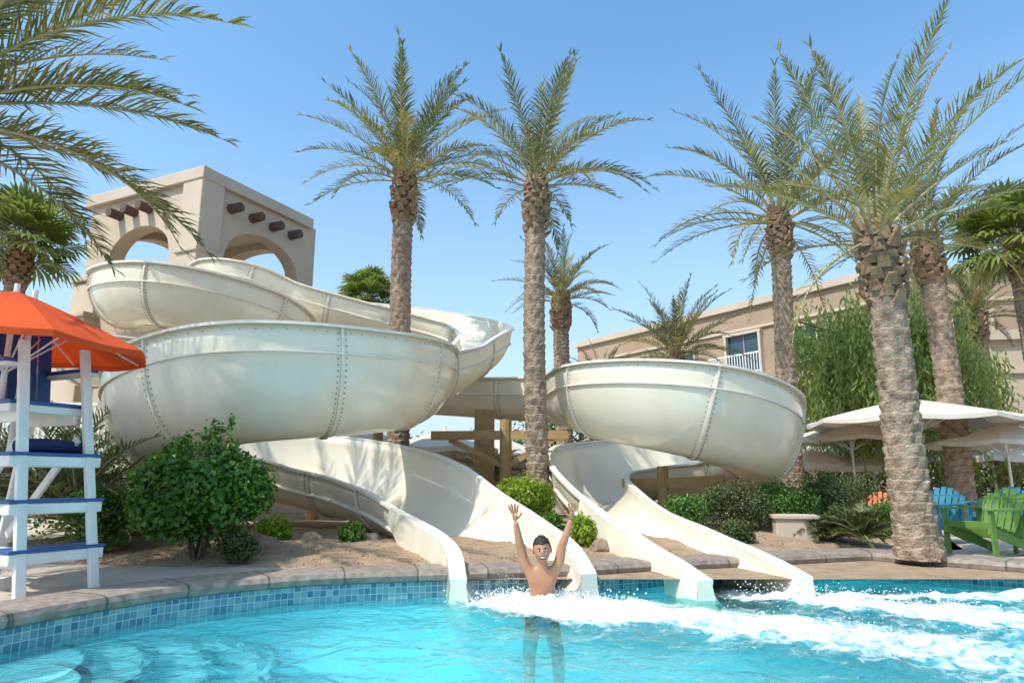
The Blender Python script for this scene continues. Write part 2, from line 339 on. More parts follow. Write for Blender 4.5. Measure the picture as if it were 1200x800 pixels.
# ---------------------------------------------------------------- water slides
def flume(parent,pts,A=rad(93),jstep=1.55,n=10,skirt=2.6):
    S=catmull(pts,n); K=26
    P=[Vector(q[:3]) for q in S]; W=[q[3] for q in S];HL=[q[4] for q in S];HR=[q[5] for q in S]
    T=[(P[min(i+1,len(P)-1)]-P[max(i-1,0)]).normalized() for i in range(len(P))]
    SD=[Vector((-t.y,t.x,0)).normalized() for t in T]; UP=[T[i].cross(SD[i])*1.0 for i in range(len(P))]
    UP=[u if u.z>0 else -u for u in UP]
    def prof(i,a,o=0.0):
        h=HL[i] if a>0 else HR[i]
        l=W[i]*math.sin(a); z=h*(1-math.cos(a))
        nl=math.sin(a)*h; nz=-math.cos(a)*W[i]; q=math.hypot(nl,nz) or 1
        return P[i]+SD[i]*(l+o*nl/q)+UP[i]*(z+o*nz/q)
    V=[];F=[]
    for i in range(len(P)):
        for k in range(K+1): V.append(prof(i,-A+2*A*k/K))
    for i in range(len(P)-1):
        for k in range(K): a=i*(K+1)+k; F.append((a,a+1,a+K+2,a+K+1))
    o=meshobj('flume',V,F,M_slide,parent,smooth=True)
    m=o.modifiers.new('s','SOLIDIFY'); m.thickness=.025; m.offset=0
    arc=[0]
    for i in range(1,len(P)): arc.append(arc[-1]+(P[i]-P[i-1]).length)
    tot=arc[-1]
    def sk(i): return max(0,min(1,(arc[i]-(tot-skirt))/.9))
    V=[];F=[];VB=[];FB=[]
    def strip(f,i0=0):
        b=len(V);c=0
        for i in range(i0,len(P)):
            V.extend(f(i));c+=1
        for i in range(c-1):
            for k in range(4): F.append((b+i*4+k,b+i*4+(k+1)%4,b+(i+1)*4+(k+1)%4,b+(i+1)*4+k))
        F.append((b,b+1,b+2,b+3)); e=b+(c-1)*4; F.append((e+3,e+2,e+1,e))
    for sg in (1,-1):
        def rim(i):
            e=prof(i,sg*A); s_=SD[i]*sg; u=UP[i]; wd=.065+.06*sk(i)
            return [e-s_*.016-u*.01,e-s_*.016+u*.022,e+s_*wd+u*.022,e+s_*wd-u*.01]
        strip(rim)
        def seam(i):
            h=HL[i] if sg>0 else HR[i]
            a=math.acos(max(-1,min(1,1-max(.25,(h-.24)/h)))); a=min(a,A*.9)
            e=prof(i,sg*a,.012); e2=prof(i,sg*a,.042); u=UP[i]
            return [e-u*.010,e+u*.010,e2+u*.010,e2-u*.010]
        if max(HL if sg>0 else HR)>.7: strip(seam)
    nj=.6;nb=0
    def obolt(c,r=.011):
        b=len(VB)
        for d in((1,0,0),(-1,0,0),(0,1,0),(0,-1,0),(0,0,1),(0,0,-1)): VB.append(Vector(c)+Vector(d)*r)
        FB.extend([(b+i,b+j,b+k) for i,j,k in((0,2,4),(2,1,4),(1,3,4),(3,0,4),(2,0,5),(1,2,5),(3,1,5),(0,3,5))])
    for i in range(1,len(P)-1):
        if arc[i]>=nj:
            nj+=jstep; b=len(V)
            for k in range(K+1):
                a=-A+2*A*k/K
                for dx,o_ in((-.016,.010),(-.016,.038),(.016,.038),(.016,.010)): V.append(prof(i,a,o_)+T[i]*dx)
            for k in range(K):
                for q in range(4): F.append((b+k*4+q,b+k*4+(q+1)%4,b+(k+1)*4+(q+1)%4,b+(k+1)*4+q))
            for k in range(0,2*K+1):
                a=-A+A*k/K
                for dx in(-.05,.05): obolt(prof(i,a,.016)+T[i]*dx,.011)
        while nb<arc[i]:
            nb+=.11; tt=(nb-arc[i-1])/(arc[i]-arc[i-1])
            for sg in(1,-1):
                h=HL[i] if sg>0 else HR[i]
                if h<.5: continue
                e0=prof(i-1,sg*A*.985,.015); e1=prof(i,sg*A*.985,.015)
                obolt(e0.lerp(e1,tt)-UP[i]*.035,.009)
    meshobj('flange',V,F,M_flange,parent); meshobj('bolts',VB,FB,M_bolt,parent)
    V=[];F=[]
    i0=next(i for i in range(len(P)) if arc[i]>tot-skirt)
    for sg in(1,-1):
        b=len(V);c=0
        for i in range(i0,len(P)):
            wd=.065+.06*sk(i)-.004; e=prof(i,sg*A)+SD[i]*sg*wd; inn=prof(i,sg*A)+SD[i]*sg*.012
            zt=e.z+.004; zb=.15 if P[i].y>6.75 else -.14
            k_=min(1,(arc[i]-arc[i0])/.7); zb=zt-.12-(zt-.12-zb)*k_
            V.append((inn.x,inn.y,zt+.012)); V.append((e.x,e.y,zt+.012)); V.append((e.x+SD[i].x*sg*.02,e.y+SD[i].y*sg*.02,(zt+zb)/2)); V.append((e.x+SD[i].x*sg*.03,e.y+SD[i].y*sg*.03,zb)); c+=1
        for i in range(c-1):
            for q in range(1,3): F.append((b+i*4+q,b+i*4+q+1,b+i*4+5+q,b+i*4+4+q))
    e=len(P)-1
    for sg in(1,-1):
        a=V[(len(P)-i0)*4*(0 if sg>0 else 1)+(len(P)-i0-1)*4+3]; t_=prof(e,sg*A)
        b=len(V); wd=.12
        V+= [t_,t_+SD[e]*sg*wd,Vector(a),Vector((t_.x-SD[e].x*sg*.06,t_.y-SD[e].y*sg*.06,-.14))]; F.append((b,b+1,b+2,b+3))
    meshobj('runout_fairing',V,F,M_slide,parent,smooth=False)
    return P
SA=empty('water_slide')
ptsA=[(-7.1,16.3,5.1,.48,.6,.6),(-6.7,14.7,4.75,.5,.5,.7),(-5.7,13.4,4.45,.52,.45,.78),(-4.6,13.7,4.2,.5,.6,.65),(-3.2,14.0,3.98,.5,.78,.55),(-2,14.0,3.75,.5,.85,.5),(-1.05,13.7,3.45,.5,.85,.5),(-.55,12.95,3.1,.5,.72,.5),(-.9,11.9,2.6,.54,.66,.5),(-1.35,10.9,2.1,.58,.85,.55),
(-1.5,9.9,1.76,.62,1.10,.6),(-1.97,8.6,1.56,.65,1.14,.6),(-3.13,8.0,1.42,.66,1.20,.6),(-4.33,8.55,1.25,.66,1.15,.6),(-4.83,9.5,1.06,.64,1.1,.55),(-4.35,10.25,.84,.64,1.05,.55),(-3.25,10.45,.62,.66,1.05,.55),(-2.15,9.95,.42,.66,1.02,.58),(-1.35,9.1,.27,.64,.9,.56),(-.72,8.15,.13,.60,.66,.48),(-.23,7.3,.03,.55,.48,.42),(.0,6.7,-.04,.51,.40,.36),(.10,6.05,-.13,.5,.31,.29)]
flume(SA,ptsA)
SB=empty('water_slide')
ptsB=[(-9.0,16.4,5.0,.48,.6,.6),(-8.5,14.9,4.5,.5,.5,.65),(-7.35,13.2,3.9,.55,.5,.8),(-6.75,11.6,3.6,.6,.5,.85),(-5.6,10.85,3.43,.6,.5,.85),(-4.5,11.4,3.26,.58,.5,.78),(-4.35,12.6,3.12,.55,.45,.7),(-5.5,13.5,2.98,.52,.45,.65),(-7.1,13.0,2.80,.52,.45,.7),(-7.5,11.9,2.62,.56,.5,.75),(-6.5,11.1,2.48,.56,.5,.72),(-5.2,11.7,2.42,.52,.5,.62),(-3.9,12.75,2.4,.5,.55,.6),(-2.4,13.25,2.3,.5,.6,.6),(-1.0,13.1,2.2,.5,.65,.62),(0,12.85,2.1,.5,.68,.68),(.75,12.3,2.0,.52,.6,.72),(1.05,11.3,1.83,.56,.55,.78),
(1.4,10.2,1.58,.6,.55,1.03),(2.5,9.6,1.30,.62,.55,1.16),(3.5,10.05,1.03,.62,.55,1.14),(3.95,11.1,.82,.6,.5,1.05),(3.6,12.1,.75,.58,.5,1.05),(2.5,12.4,.68,.58,.5,1.02),(1.5,11.8,.58,.58,.5,.98),(1.17,10.8,.48,.58,.5,.85),(1.17,9.8,.35,.57,.46,.74),(1.33,8.8,.2,.54,.4,.6),(1.58,7.9,.07,.50,.38,.47),(1.82,7.2,-.03,.45,.36,.37),(1.97,6.65,-.09,.43,.33,.33),(2.08,6.15,-.15,.42,.29,.29)]
flume(SB,ptsB)
def support(name,x,y,ztop,arms,z0=.2,r=.11):
    V=[];F=[]
    tube(V,F,[(x,y,z0),(x,y,ztop)],[r,r*.95],12)
    for (dx,dy,dz) in arms:
        beam(V,F,(x,y,ztop-.25),(x+dx,y+dy,ztop-.25+dz),.10,.14)
        if abs(dz)<.3: beam(V,F,(x,y,ztop-.75),(x+dx*.75,y+dy*.75,ztop-.32),.07,.09)
    meshobj(name,V,F,M_wood)
support('slide_support_post',-.1,11.0,1.95,[(1.0,-.1,0),(-1.2,.1,0)],r=.10)
support('slide_support_post',2.25,10.4,1.2,[(.8,-.4,.05),(-.5,.5,.0)],r=.09)
support('slide_support_post',-3.4,12.0,1.3,[(-1.0,.3,0),(1.0,.2,0)])
support('slide_support_post',-5.8,12.2,3.2,[(-1.0,-.3,0),(0.9,-.4,0)])
support('slide_support_post',-6.0,14.4,4.2,[(-.8,-.4,0),(0.8,-.4,0)])
support('slide_support_post',-2.9,14.9,3.6,[(.5,-.7,.0),(-.5,-.7,0)])
box('stone_pillar',(-.48,12.0,1.2),(.34,.34,2.0),M_wood,bevel=.02)
# ---------------------------------------------------------------- tower
TA=math.atan2(.43,-.90)
tw=empty('slide_tower',(-7.26,15.0,0),TA)
Wd=4.05; Wr=3.45
def archwall(name,length,z0,z1,a0,a1,spring,rise,thick,mat,parent,org,dirx,inward,zopen):
    dirx=Vector(dirx);inward=Vector(inward);org=Vector(org)
    V=[];F=[]
    def low(x):
        t=(x-(a0+a1)/2)/((a1-a0)/2); return spring+rise*math.sqrt(max(0,1-t*t))
    def colbox(xa,xb,za,zb,zc,zd):
        b=len(V)
        for x,z in((xa,za),(xb,zb),(xb,zd),(xa,zc)):
            V.append(org+dirx*x+Vector((0,0,z)))
        for x,z in((xa,za),(xb,zb),(xb,zd),(xa,zc)):
            V.append(org+dirx*x+inward*thick+Vector((0,0,z)))
        F.extend([(b,b+1,b+2,b+3),(b+7,b+6,b+5,b+4),(b,b+4,b+5,b+1),(b+3,b+2,b+6,b+7)])
    colbox(0,a0,z0,z0,z1,z1); colbox(a1,length,z0,z0,z1,z1)
    for x in(0,a0,a1,length):
        b=len(V)
        for p_ in(org+dirx*x+Vector((0,0,z0)),org+dirx*x+inward*thick+Vector((0,0,z0)),org+dirx*x+inward*thick+Vector((0,0,z1)),org+dirx*x+Vector((0,0,z1))): V.append(p_)
        F.append((b,b+1,b+2,b+3))
    K=24
    for k in range(K):
        xa=a0+(a1-a0)*k/K;xb=a0+(a1-a0)*(k+1)/K
        colbox(xa,xb,low(xa),low(xb),z1,z1)
    colbox(a0,a1,z0,z0,zopen,zopen)
    meshobj(name,V,F,mat,parent)
ux=Vector((1,0,0))
sy=-1 if (Matrix.Rotation(TA,3,'Z')@Vector((0,1,0))).y<0 else 1
uy=Vector((0,sy,0))
th=.4
archwall('wall_left',Wd,0,8.0,.95,3.2,6.3,.8,th,M_stucco,tw,(0,0,0),ux,uy,5.25)
archwall('wall_right',Wr-th,0,8.0,.35,2.85,6.3,.85,th,M_stucco,tw,uy*th,uy,ux,4.9)
archwall('wall_back_l',Wd,0,8.0,.6,3.5,6.75,.8,th,M_stucco,tw,uy*Wr,ux,uy,5.0)
archwall('wall_back_r',Wr-th,0,8.0,.25,2.8,6.75,.8,th,M_stucco,tw,ux*(Wd-th)+uy*th,uy,ux,5.0)
box('roof_slab',(Wd/2,sy*(Wr+th)/2,7.8),(Wd-.1,Wr+th-.1,.16),M_trim,tw)
box('platform',(Wd/2,sy*(Wr+th)/2,4.75),(Wd-.2,Wr-.2,.2),M_trim,tw)
box('cornice_left',(Wd/2,-sy*.03,8.06),(Wd+.3,.22,.30),M_trim,tw,bevel=.02)
box('cornice_right',(-.03,sy*(Wr/2+.1),8.058),(.22,Wr+.1,.296),M_trim,tw,bevel=.02)
box('pier_corner',(.22,sy*.22,4.1),(.66,.66,8.25),M_stucco,tw,bevel=.03)
box('pier_left',(Wd-.25,sy*.2,2.9),(.95,.66,5.9),M_stucco,tw,bevel=.03)
box('pier_left_cap',(Wd-.25,sy*.2,5.95),(1.08,.8,.14),M_trim,tw,bevel=.02)
box('pier_left_foot',(Wd+.1,sy*.15,2.45),(1.7,1.0,4.9),M_stucco,tw,bevel=.03)
box('pier_left_foot_cap',(Wd+.1,sy*.15,4.95),(1.82,1.12,.12),M_trim,tw,bevel=.02)
box('sill_left',(Wd/2+.1,-sy*.06,5.28),(2.5,.22,.14),M_trim,tw)
box('sill_right',(-.06,sy*2.0,4.93),(.22,2.4,.14),M_trim,tw)
box('pier_capital',(.22,sy*.22,6.2),(.76,.76,.12),M_trim,tw,bevel=.02)
for i in range(4):
    V=[];F=[];tube(V,F,[(1.25+i*.54,sy*.3,7.5),(1.25+i*.54,-sy*.34,7.5)],[.13,.12],10); meshobj('viga_l%d'%i,V,F,M_viga,tw)
    V=[];F=[];tube(V,F,[(.3,sy*(.85+i*.68),7.5),(-.34,sy*(.85+i*.68),7.5)],[.13,.12],10); meshobj('viga_r%d'%i,V,F,M_viga,tw)
# ---------------------------------------------------------------- hotel
def wallwin(parent,L,H,thick,wins,mat,ox=0):
    box('wall',(ox+L/2,thick/2,H/2),(L,thick,H),mat,parent)
    box('parapet',(ox+L/2,thick/2-.06,H+.12),(L+.2,thick+.24,.3),M_trim,parent)
    box('band',(ox+L/2,-.04,H-1.0),(L,.12,.12),M_trim,parent)
    box('band_lower',(ox+L/2,-.05,H-3.6),(L,.14,.2),M_trim,parent)
    for k,(x,z,w_,h_,bal) in enumerate(wins):
        x+=ox
        box('window_glass_%d'%k,(x,-.015,z),(w_,.03,h_),M_glass,parent)
        V=[];F=[]
        boxdata(V,F,(x,-.10,z+h_/2+.06),(w_+.3,.26,.12));boxdata(V,F,(x,-.10,z-h_/2-.06),(w_+.36,.28,.12))
        for q in(-1,1): boxdata(V,F,(x+q*(w_/2+.06),-.095,z),(.12,.25,h_))
        meshobj('window_surround_%d'%k,V,F,M_stucco,parent)
        V=[];F=[]
        boxdata(V,F,(x,-.03,z),(.05,.05,h_)); 
        if not bal: boxdata(V,F,(x,-.034,z),(w_,.04,.05))
        meshobj('window_frame_%d'%k,V,F,M_stucco_d,parent)
        if bal:
            V=[];F=[]
            boxdata(V,F,(x,-.45,z-h_/2-.1),(w_+1.0,.9,.14)); 
            boxdata(V,F,(x,-.88,z-h_/2+.85),(w_+1.0,.05,.06)); boxdata(V,F,(x,-.88,z-h_/2+.05),(w_+1.0,.04,.04))
            nb_=int((w_+1)/.14)
            for b_ in range(nb_+1): boxdata(V,F,(x-(w_+1)/2+b_*(w_+1)/nb_,-.88,z-h_/2+.44),(.03,.03,.82))
            meshobj('balcony_%d'%k,V,F,M_white,parent)
hb=empty('hotel_building',(3.9,39.9,0),math.atan2(-9,6.3))
wallwin(hb,19,8.7,12,[(2.6,6.7,1.1,1.2,0),(5.2,6.6,1.2,1.4,0),(8.2,6.5,1.2,1.4,0),(11.6,6.5,1.7,1.9,1),(14.6,6.6,1.2,1.4,0),(17.3,6.6,1.2,1.4,0),(6.6,3.8,1.3,1.5,0),(11.6,3.5,1.7,1.9,1)],M_stucco_d)
hc=empty('hotel_building',(14.6,25.0,0),rad(-6))
wallwin(hc,22,8.6,10,[(2.4,6.4,1.3,1.4,0),(5,6.4,1.3,1.4,0),(8,6.2,1.7,1.9,1),(11,6.4,1.3,1.4,0),(5,3.2,1.4,1.5,0)],M_stucco_d)
hd=empty('hotel_annex_building',(14.6,20.5,0),rad(-10))
wallwin(hd,12,5.2,4,[(2.6,3.4,1.2,1.2,0)],M_stucco)
# ---------------------------------------------------------------- palms
def frond(V,F,MI,o,az,el,L,droop,nl,leafL,rng,wid=.022,start=.14,mleaf=0):
    seg=14;pts=[];p=Vector(o);tw_=rng.uniform(-.25,.25)
    for i in range(seg+1):
        pts.append(p.copy()); t=i/seg
        ang_=el-droop*(t**1.25)
        a2=az+tw_*t
        p=p+Vector((math.cos(a2)*math.cos(ang_),math.sin(a2)*math.cos(ang_),math.sin(ang_)))*(L/seg)
    nf=len(F)
    tube(V,F,pts,[max(.004,.022*(1-.85*i/seg)) for i in range(seg+1)],4,False); MI+= [1]*(len(F)-nf)
    for k in range(nl):
        t=start+(1-start)*(k+.5)/nl
        f=t*seg;i=min(int(f),seg-1);q=pts[i].lerp(pts[i+1],f-i); tan=(pts[i+1]-pts[i]).normalized()
        side=tan.cross(Vector((0,0,1))); side=side.normalized() if side.length>.05 else Vector((-math.sin(az),math.cos(az),0))
        up=side.cross(tan)
        prof=math.sin(math.pi*min(1,(t*.86+.17)))**.65 if t<.97 else .45
        for sg in(-1,1):
            l=leafL*prof*rng.uniform(.75,1.12); be=rad(60-35*t+rng.uniform(-10,10))
            d=(tan*math.cos(be)+side*sg*math.sin(be)*.9+up*(.38+rng.uniform(-.2,.15))).normalized()
            d2=(d+Vector((0,0,-.22-.3*rng.random()))).normalized()
            w_=wid*rng.uniform(.8,1.2); wv=d.cross(up).normalized().lerp(up,rng.uniform(-.4,.6)).normalized()*w_
            a=q; m_=q+d*l*.5; e=m_+d2*l*.5
            b=len(V); V.extend([a-wv*.4,a+wv*.4,m_+wv*.5,m_-wv*.5,e]); F.append((b,b+1,b+2,b+3)); F.append((b+3,b+2,b+4)); MI+=[mleaf,mleaf]
def date_crown(seed,nf,L,elmin=-5,elmax=85,nl=46,leafL=.42,droop=(45,85),wid=.022,young=.3,dead=0,pw=.85):
    rng=random.Random(seed);V=[];F=[];MI=[]
    for i in range(nf):
        t=(i+.5)/nf; el=rad(elmax+(elmin-elmax)*t**pw+rng.uniform(-8,8)); az=i*2.39996+rng.uniform(-.25,.25)
        l=L*(.72+.3*math.sin(math.pi*min(1,.25+t*.7)))*rng.uniform(.85,1.1)
        frond(V,F,MI,(math.cos(az)*.08,math.sin(az)*.08,.1-.35*t),az,el,l,rad(rng.uniform(*droop))*(.55+.5*t),nl,leafL,rng,wid,mleaf=2 if rng.random()<young else 0)
    for i in range(dead):
        az=rng.uniform(0,6.28); frond(V,F,MI,(math.cos(az)*.12,math.sin(az)*.12,-.2),az,rad(-25),L*.75,rad(55),nl//2,leafL*.7,rng,wid,mleaf=2)
    me=bpy.data.meshes.new('crown'); me.from_pydata([tuple(v) for v in V],[],F); me.update()
    for m_ in(M_palm,M_rachis,M_palm2): me.materials.append(m_)
    me.polygons.foreach_set('material_index',MI); return me
def fan_crown(seed,nf,L,fanR):
    rng=random.Random(seed);V=[];F=[];MI=[]
    for i in range(nf):
        t=(i+.5)/nf; el=rad(80-115*t+rng.uniform(-8,8)); az=i*2.39996+rng.uniform(-.2,.2)
        d=Vector((math.cos(az)*math.cos(el),math.sin(az)*math.cos(el),math.sin(el)))
        c=d*L*rng.uniform(.8,1.1); nf0=len(F); tube(V,F,[(0,0,0),c],[.018,.01],4,False); MI+=[1]*(len(F)-nf0)
        side=d.cross(Vector((0,0,1))).normalized(); up=side.cross(d)
        for k in range(26):
            a=rad(-125+250*k/25); e=(d*math.cos(a)+side*math.sin(a)).normalized(); l=fanR*(.75+.25*math.cos(a*.8))*rng.uniform(.9,1.08)
            wv=e.cross(up).normalized()*.035*fanR/.6
            m_=c+e*l*.6+up*.04*(k%2); tip=c+e*l+Vector((0,0,-.16*l-rng.random()*.1*l))
            b=len(V); V.extend([c,m_+wv,m_-wv,tip]); F.append((b,b+1,b+2)); F.append((b+1,b+3,b+2)); MI+=[0,0]
    me=bpy.data.meshes.new('fan_crown'); me.from_pydata([tuple(v) for v in V],[],F); me.update()
    for m_ in(M_fan,M_rachis): me.materials.append(m_)
    me.polygons.foreach_set('material_index',MI); return me
def trunk(parent,h,r,lean,bootlen,seed,hi=True,flare=1.25):
    rng=random.Random(seed);V=[];F=[]
    K=54 if hi else 24; rows=int(h/(.016 if hi else .04)); ka=9; dz=.115
    for j in range(rows+1):
        z=h*j/rows; t=z/h; cx=lean[0]*t+.03*math.sin(t*5+seed); cy=lean[1]*t
        rr=r*(1+(flare-1)*math.exp(-z/.25))*(1-.1*t)
        for k in range(K):
            th_=2*math.pi*k/K; a=th_*ka/(2*math.pi); b_=z/dz+.3*noise.noise(Vector((th_*1.2,z*2,seed)))
            row=math.floor(b_); fz=b_-row; fa=(a+(row%2)*.5)%1-.5
            bump_=(fz**.8)*(1-abs(fa)*1.5)*.17+.09*noise.noise(Vector((math.cos(th_)*3,math.sin(th_)*3,z*9+seed)))
            q=rr*(1+bump_); V.append((cx+q*math.cos(th_),cy+q*math.sin(th_),z))
    for j in range(rows):
        for k in range(K): F.append((j*K+k,j*K+(k+1)%K,(j+1)*K+(k+1)%K,(j+1)*K+k))
    meshobj('trunk',V,F,M_trunk,parent,smooth=False)
    V=[];F=[];nb_=int(bootlen*75*(r/.2))
    for i in range(nb_):
        t=i/nb_; z=h-bootlen+bootlen*t*1.02; az=i*2.39996+rng.uniform(-.15,.15); tt=z/h
        cx=lean[0]*tt+.03*math.sin(tt*5+seed);cy=lean[1]*tt
        bulge=1+.35*math.sin(math.pi*min(1,t*1.05+.0))
        d=Vector((math.cos(az),math.sin(az),0)); side=Vector((-d.y,d.x,0)); rb=r*.85*bulge
        l=rng.uniform(.05,.17)*(r/.19); e=rad(50+25*t+rng.uniform(-14,14)); dd=d*math.cos(e)+Vector((0,0,math.sin(e))); nn_=side.cross(dd)
        base=Vector((cx,cy,z))+d*rb; w0=.075*(r/.19);w1=.042*(r/.19)
        b=len(V)
        for s_,u_,o_ in((-w0,-.03,0),(w0,-.03,0),(w0,.03,0),(-w0,.03,0),(-w1,-.014,l),(w1,-.014,l),(w1,.016,l),(-w1,.016,l)):
            V.append(base+side*s_+nn_*u_+dd*o_)
        F+=[tuple(b+q for q in f) for f in((0,3,2,1),(4,5,6,7),(0,1,5,4),(2,3,7,6),(1,2,6,5),(0,4,7,3))]
    meshobj('boots',V,F,M_boot,parent)
def palm(name,x,y,top,r,crown,lean=(0,0),bootlen=.9,seed=1,scale=1,rz=0,hi=True,z0=.2,sz=1):
    e=empty(name,(x,y,z0)); h=top-z0; trunk(e,h,r,lean,bootlen,seed,hi)
    o=bpy.data.objects.new('crown',crown); link(o,e); o.location=(lean[0]+.03*math.sin(5+seed),lean[1],h); o.scale=(scale,scale,scale*sz); o.rotation_euler=(0,0,rz); return e
C1=date_crown(11,34,2.35,nl=54,leafL=.38,elmin=8,young=.4,wid=.019); C2=date_crown(23,30,2.35,nl=54,leafL=.38,elmin=10,young=.4,wid=.019)
C3=date_crown(37,22,2.45,nl=66,leafL=.36,wid=.014,elmin=18,elmax=86,droop=(20,58),young=.6,pw=1.1,dead=1)
C4=date_crown(51,28,2.5,nl=50,leafL=.36,elmin=5,droop=(45,90),young=.5,wid=.017,dead=4)
C5=date_crown(77,46,2.9,nl=70,leafL=.50,wid=.019,elmin=0,droop=(35,75),young=.4)
Fn=fan_crown(5,44,.75,.75)
palm('date_palm_tree',-2.07,12.4,6.9,.19,C1,bootlen=1.1,seed=1,scale=1.0)
palm('date_palm_tree',.36,9.9,5.6,.155,C2,bootlen=.95,seed=2,scale=.82,lean=(.0,0),rz=1)
palm('date_palm_tree',5.25,13.0,6.3,.185,C4,lean=(.1,0),bootlen=1.0,seed=3,scale=1.22,rz=2)
palm('date_palm_tree',4.24,7.35,3.82,.185,C3,lean=(-.14,0),bootlen=.95,seed=4,scale=.96,rz=.4)
palm('date_palm_tree',7.75,12.0,5.45,.20,C4,lean=(-.1,0),bootlen=1.0,seed=5,scale=1.0,rz=4)
palm('date_palm_tree',10.9,15.5,4.75,.19,C1,lean=(-.1,0),bootlen=.7,seed=6,scale=.62,rz=2.5,hi=False)
palm('date_palm_tree',1.65,22,7.0,.26,C2,lean=(0,0),bootlen=1.2,seed=7,scale=1.0,rz=.3,hi=False)
palm('date_palm_tree',4.9,20,4.7,.2,C1,bootlen=.8,seed=8,scale=.95,rz=5,hi=False)
palm('date_palm_tree',-6.3,6.5,4.95,.2,C5,bootlen=.8,seed=9,scale=1.22,rz=.0,hi=False)
palm('date_palm_tree',3.6,27,4.4,.2,C2,bootlen=.8,seed=12,scale=.9,rz=3,hi=False)
palm('fan_palm_tree',-10.6,14,6.0,.2,Fn,bootlen=1.0,seed=10,scale=.95,hi=False)
palm('fan_palm_tree',-4.9,22.5,7.0,.2,Fn,bootlen=1.0,seed=11,scale=.9,rz=1,hi=False)
palm('fan_palm_tree',12.8,16.5,6.9,.2,Fn,bootlen=1.0,seed=13,scale=1.25,rz=2,hi=False)
# ---------------------------------------------------------------- bushes
def leaves(name,clumps,n,ls,mat,parent=None,shell=.35,asp=.5,seed=1,rough=.25):
    rng=random.Random(seed);V=[];F=[];vol=[c[3]*c[4]*c[5] for c in clumps];tot=sum(v**.67 for v in vol)
    for c,v in zip(clumps,vol):
        cx,cy,cz,rx,ry,rz=c
        for i in range(int(n*v**.67/tot)):
            d=Vector((rng.gauss(0,1),rng.gauss(0,1),rng.gauss(0,1))).normalized()
            k=1-shell*rng.random()**1.5+rough*noise.noise(d*2.4+Vector((cx,cy,cz)))+.12*rng.gauss(0,.5)
            p=Vector((cx+d.x*rx*k,cy+d.y*ry*k,cz+d.z*rz*k))
            if p.z<.2: continue
            nn_=(d+Vector((rng.gauss(0,.6),rng.gauss(0,.6),rng.gauss(0,.6)+.3))).normalized()
            u=nn_.orthogonal().normalized(); u=Matrix.Rotation(rng.uniform(0,6.28),3,nn_)@u; v_=nn_.cross(u); l=ls*rng.uniform(.6,1.3)
            b=len(V); V.extend([p-u*l*.5,p+v_*l*asp*.5+nn_*l*.06,p+u*l*.5-nn_*l*.1,p-v_*l*asp*.5+nn_*l*.06]); F.append((b,b+1,b+2,b+3))
    return meshobj(name,V,F,mat,parent)
def bush(name,x,y,z,rx,ry,rz,n,ls,mat,seed=1,lumps=7,asp=.5):
    rng=random.Random(seed); e=empty(name,(0,0,0)); cl=[(x,y,z,rx*.85,ry*.85,rz*.85)]
    for i in range(lumps):
        a=rng.uniform(0,6.28);h=rng.uniform(-.5,.7); cl.append((x+math.cos(a)*rx*.55,y+math.sin(a)*ry*.55,z+h*rz*.6,rx*.45,ry*.45,rz*.42))
    leaves('leaves',cl,n,ls,mat,e,seed=seed,asp=asp,shell=.5)
    V=[];F=[]
    for i in range(9):
        a=rng.uniform(0,6.28); tube(V,F,[(x+.03*math.cos(a),y+.03*math.sin(a),.2),(x+math.cos(a)*rx*.35,y+math.sin(a)*ry*.35,z),(x+math.cos(a)*rx*.6,y+math.sin(a)*ry*.6,z+rz*.5)],[.02,.014,.006],5)
    meshobj('branches',V,F,M_twig,e); return e
b1=bush('flowering_shrub',-3.08,6.95,.84,.70,.56,.55,17000,.066,M_bush,3,12,.6)
leaves('shoots',[(-3.0,6.95,1.40,.16,.14,.20),(-3.3,6.95,1.36,.13,.12,.15),(-2.8,6.9,1.3,.12,.12,.14),(-2.85,6.95,1.56,.035,.035,.14),(-3.45,6.95,1.3,.1,.1,.12)],520,.065,M_bush,b1,seed=9,shell=.9)
bush('low_shrub',-2.62,6.8,.36,.20,.15,.19,1500,.05,M_hedge,5,4)
bush('low_shrub',-4.3,7.35,.6,.4,.35,.42,3400,.06,M_bush,35,5)
bush('lime_shrub',.16,9.0,.70,.42,.36,.46,5000,.055,M_lime,6,6)
bush('lime_shrub',.78,7.9,.42,.20,.2,.24,1800,.05,M_lime,8,3)
bush('low_shrub',.45,8.5,.42,.22,.2,.24,1600,.05,M_bush,41,3)
bush('round_hedge',3.0,9.4,.66,.54,.47,.44,7000,.04,M_hedge,11,6)
bush('round_hedge',3.85,9.9,.66,.52,.47,.46,6000,.04,M_bush,12,6)
bush('round_hedge',4.7,10.4,.70,.6,.5,.5,6500,.042,M_hedge,13,6)
bush('round_hedge',2.3,9.3,.54,.42,.38,.36,4000,.042,M_bush,14,5)
bush('round_hedge',5.4,11.4,.66,.65,.5,.52,5000,.05,M_hedge,15,6)
bush('low_shrub',2.7,8.5,.38,.25,.2,.2,1800,.045,M_hedge,42,4)
bush('low_shrub',5.2,9.6,.5,.4,.35,.34,3000,.05,M_bush,43,5)
bush('low_shrub',-1.75,7.75,.40,.18,.15,.2,1100,.05,M_bush,16,3)
bush('low_shrub',-2.75,8.2,.42,.22,.2,.24,1400,.05,M_lime,17,3)
def spiky(name,x,y,L,nf,seed,mat=0,z=.25,leafL=.18):
    rng=random.Random(seed);V=[];F=[];MI=[]
    for i in range(nf):
        t=(i+.5)/nf; frond(V,F,MI,(0,0,.05),i*2.4,rad(78-65*t+rng.uniform(-8,8)),L*rng.uniform(.8,1.1),rad(60),26,leafL,rng,.018,.1,mleaf=0)
    return meshobj(name,V,F,[M_hedge if mat==0 else M_palm,M_rachis],None,mi=MI,loc=(x,y,z))
